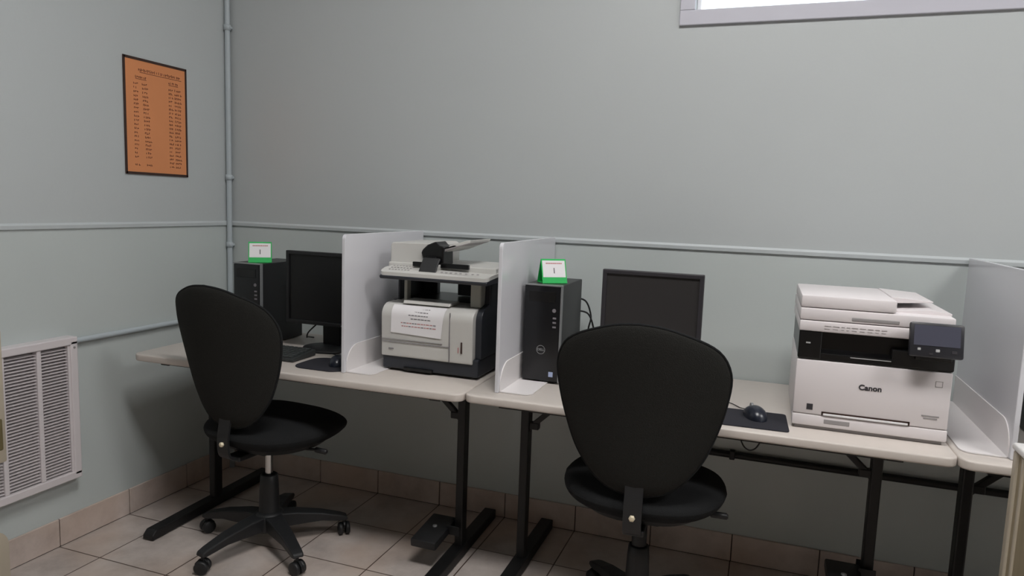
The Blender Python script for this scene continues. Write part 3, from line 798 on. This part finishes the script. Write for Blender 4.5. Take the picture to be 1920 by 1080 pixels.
def office_chair(label, loc, rz, base_rot, chrome, backrot=0, lean=0):
    t = thing('office_chair', label, 'office chair', loc, rz, 'swivel office chairs')
    # ---- base
    hub = MB(); hub.lathe([(.028, .075), (.044, .075), (.046, .12), (.040, .135), (.036, .25), (.033, .285), (.026, .29), (.026, .075)], n=28)
    hub.build('column_sleeve', M['plastic'], t)
    cyl = MB()
    if chrome: cyl.lathe([(.015, .28), (.015, .42)], n=20); cyl.build('gas_cylinder', M['chrome'], t)
    else: cyl.lathe([(.024, .28), (.024, .36), (.021, .362), (.021, .42)], n=20); cyl.build('gas_cylinder', M['plastic'], t)
    ctr = MB(); ctr.lathe([(.0, .068), (.062, .068), (.066, .08), (.060, .125), (.045, .140), (.0, .142)], n=30); ctr.build('base_hub', M['plastic'], t)
    for k in range(5):
        a = math.radians(base_rot+72*k)-rz; c, s = math.cos(a), math.sin(a)
        R = Matrix.Rotation(a, 4, 'Z')
        pr = [(.03, .072), (.03, .132), (.10, .128), (.20, .112), (.275, .092), (.300, .082), (.305, .068), (.285, .064), (.20, .078), (.10, .076)]
        bm = bmesh.new()
        def hwid(x): return .036-.016*min(1, x/.3)
        A = [bm.verts.new((x, -hwid(x), z)) for x, z in pr]; B = [bm.verts.new((x, hwid(x), z)) for x, z in pr]
        bm.faces.new(A); bm.faces.new(B[::-1])
        for i in range(len(pr)): bm.faces.new((A[i], B[i], B[(i+1) % len(pr)], A[(i+1) % len(pr)]))
        bmesh.ops.recalc_face_normals(bm, faces=bm.faces[:])
        bmesh.ops.bevel(bm, geom=bm.edges[:], offset=.005, segments=2, profile=.5, affect='EDGES')
        m = MB(); m.bm(bm, R); arm = m.build('base_arm', M['plastic'], t)
        cs = MB(); q = a+.6+k*1.3
        C4 = Matrix.Translation((.29*c, .29*s, 0)) @ Matrix.Rotation(q, 4, 'Z')
        for sg in (-1, 1):
            w_ = [(.0, -.009), (.020, -.009), (.0255, -.006), (.0255, .006), (.020, .009), (0, .009)]
            cs.lathe(w_, C4 @ Vector((sg*.014, .0, .0258)), 22, 'x', M4=Matrix.Rotation(q, 4, 'Z').to_3x3().to_4x4())
        hood = [(-.030, .018), (-.027, .038), (-.012, .054), (.010, .056), (.018, .046), (.012, .030), (-.014, .014)]
        m2 = MB(); m2.prism(hood, 'x', -.004, .004, .001, 1); cs.add([C4 @ v for v in m2.v], m2.f)
        cs.tube([C4 @ Vector((0, .003, .04)), (.29*c, .29*s, .075)], .0065, 10)
        cs.build('caster', M['plastic'], t)
    # ---- mechanism
    me = MB(); me.box(-.075, .075, -.10, .10, .398, .438, .012); me.box(-.032, .032, -.18, -.05, .396, .416, .005)
    me.build('tilt_mechanism', M['plastic'], t)
    lv = MB(); lv.tube(arc([(.06, .02, .415), (.14, .02, .412), (.22, .02, .420)]), .0055, 10); lv.lathe([(.007, 0), (.0105, .004), (.0105, .05), (.006, .055)], (.215, .02, .420), 14, 'x')
    lv.build('lever', M['plastic'], t)
    # ---- seat
    zs = .484
    def sb(x, y): return 0
    vs, fs = cushion(seat_outline, .050, .064, lambda x, z: 0)
    sv = []
    for (x, d, y) in vs:
        zz = zs+d-.035*(max(0, y-.10)/.14)**2+.05*max(0, (abs(x)-.14)/.12)**2*0
        sv.append((x, y+.042, zz))
    m = MB(); m.add(sv, fs, True); m.build('seat', M['fabric_seat'], t)
    sh = MB(); sp = [seat_outline(2*PI*k/48) for k in range(48)]
    sh.add([(x*.90, y*.90+.042, zs-.018) for x, y in sp]+[(x*.72, y*.72+.042, zs-.066) for x, y in sp],
           [(k, (k+1) % 48, 48+(k+1) % 48, 48+k) for k in range(48)]+[list(range(48, 96))], True); sh.build('seat_shell', M['plastic'], t)
    # ---- backrest
    zc = .530+BH*.52; yb = -.238
    def bend(x, z): return yb + 1.0*x*x - .052*(z/.27) - .012*(z/.27)**2
    vs, fs = cushion(back_outline, .060, .026, bend)
    Rb = Matrix.Translation((0, yb, zc)) @ Matrix.Rotation(math.radians(lean), 4, 'Y') @ Matrix.Translation((0, -yb, 0))
    m = MB(); m.add([Rb @ Vector(v) for v in vs], fs, True); bk = m.build('backrest', M['fabric'], t)
    # seam piping round the rim
    rim = [back_outline(2*PI*k/96) for k in range(97)]
    m = MB(); m.tube([Rb @ Vector((x, bend(x, z), z)) for x, z in rim], .0042, 8); m.build('piping', M['fabric_seat'], bk)
    br = MB()
    pth = [(0, -.08, .408), (0, -.16, .408), (0, -.205, .418), (0, -.221, .445), (0, -.222, .50), (0, -.212, .56), (0, -.205, .64)]
    pth = arc(pth, 28)
    for i in range(len(pth)-1):
        pass
    w_ = .027; vs = []; fs = []
    for i, p in enumerate(pth):
        d = (pth[min(i+1, len(pth)-1)]-pth[max(0, i-1)]).normalized(); nrm = Vector((0, -d.z, d.y))
        for sx, sn in ((-w_, -.004), (w_, -.004), (w_, .004), (-w_, .004)): vs.append((sx, p.y+nrm.y*sn, p.z+nrm.z*sn))
    for i in range(len(pth)-1):
        for k in range(4): a = i*4+k; b = i*4+(k+1) % 4; fs.append((a, b, b+4, a+4))
    fs += [(0, 1, 2, 3), tuple(len(vs)-4+k for k in range(4))]
    br.add(vs, fs); bo = br.build('back_bracket', M['plastic'], t)
    bl = MB(); bl.lathe([(0, -.012), (.008, -.012), (.0095, -.010), (.0095, 0)], (0, -.224, .474), 6, 'y'); bl.build('bolt', M['bolt'], bo)
    return t
office_chair('dark grey office chair with chrome post at the left desk', (.711, -.605, 0), math.radians(-6), -104, True)
office_chair('nearer dark grey office chair with black post at the middle desk', (2.165, -.60, 0), math.radians(2), 58, False)

# ------------------------------------------------------------------ things cut by the frame
t = thing('low_cabinet', 'beige low cabinet with top highlight painted white at the right edge', 'cabinet', (3.108, -.755, 0))
b = MB(); b.box(.006, .50, -.70, -.003, .02, .800, .004); b.build('body', M['cabw'], t)
b = MB(); b.box(0, .03, -.030, 0, 0, .803, .005); b.build('corner_post', M['beige'], t); b = MB(); b.box(0, .03, -.71, -.68, 0, .803, .005); b.build('corner_post', M['beige'], t)
b = MB(); b.box(.001, .012, -.075, -.060, .02, .80, .004); b.build('side_moulding', M['beige'], t)
b = MB(); b.box(-.004, .51, -.715, .004, .803, .822, .008, 3); smooth_all(b.build('top', M['cabtop'], t))

t = thing('beige_trolley', 'beige metal trolley end at the left edge below the vent', 'trolley', (.085, -1.203, 0))
R = .06; pts = [(0, .006), (-.55, .006), (-.55, .205)]
pts = [(0, .006)]
for k in range(9):
    a = math.radians(11.25*k); pts.append((-R+R*math.cos(a), .150+R*math.sin(a)))
pts += [(-.55, .21), (-.55, .006)]
b = MB(); b.prism(pts, 'x', 0, .018, .004); smooth_all(b.build('lower_panel', M['beige'], t))
b = MB(); b.box(.001, .03, -.055, -.003+.004, .445, .90, .008); smooth_all(b.build('post', M['beige'], t))
b = MB(); b.box(.001, .03, -.55, -.07, .445, .90, .008); b.box(.004, .027, -.10, -.045, .445, .52, .004); b.build('upper_panel', M['beige'], t)
b = MB(); b.box(.004, .034, -.075, -.012, .49, .60, .006); b.build('latch_recess', M['beige_d'], t)
b = MB(); b.box(.002, .016, -.53, -.40, .20, .47, .004); b.build('rear_upright', M['beige'], t)
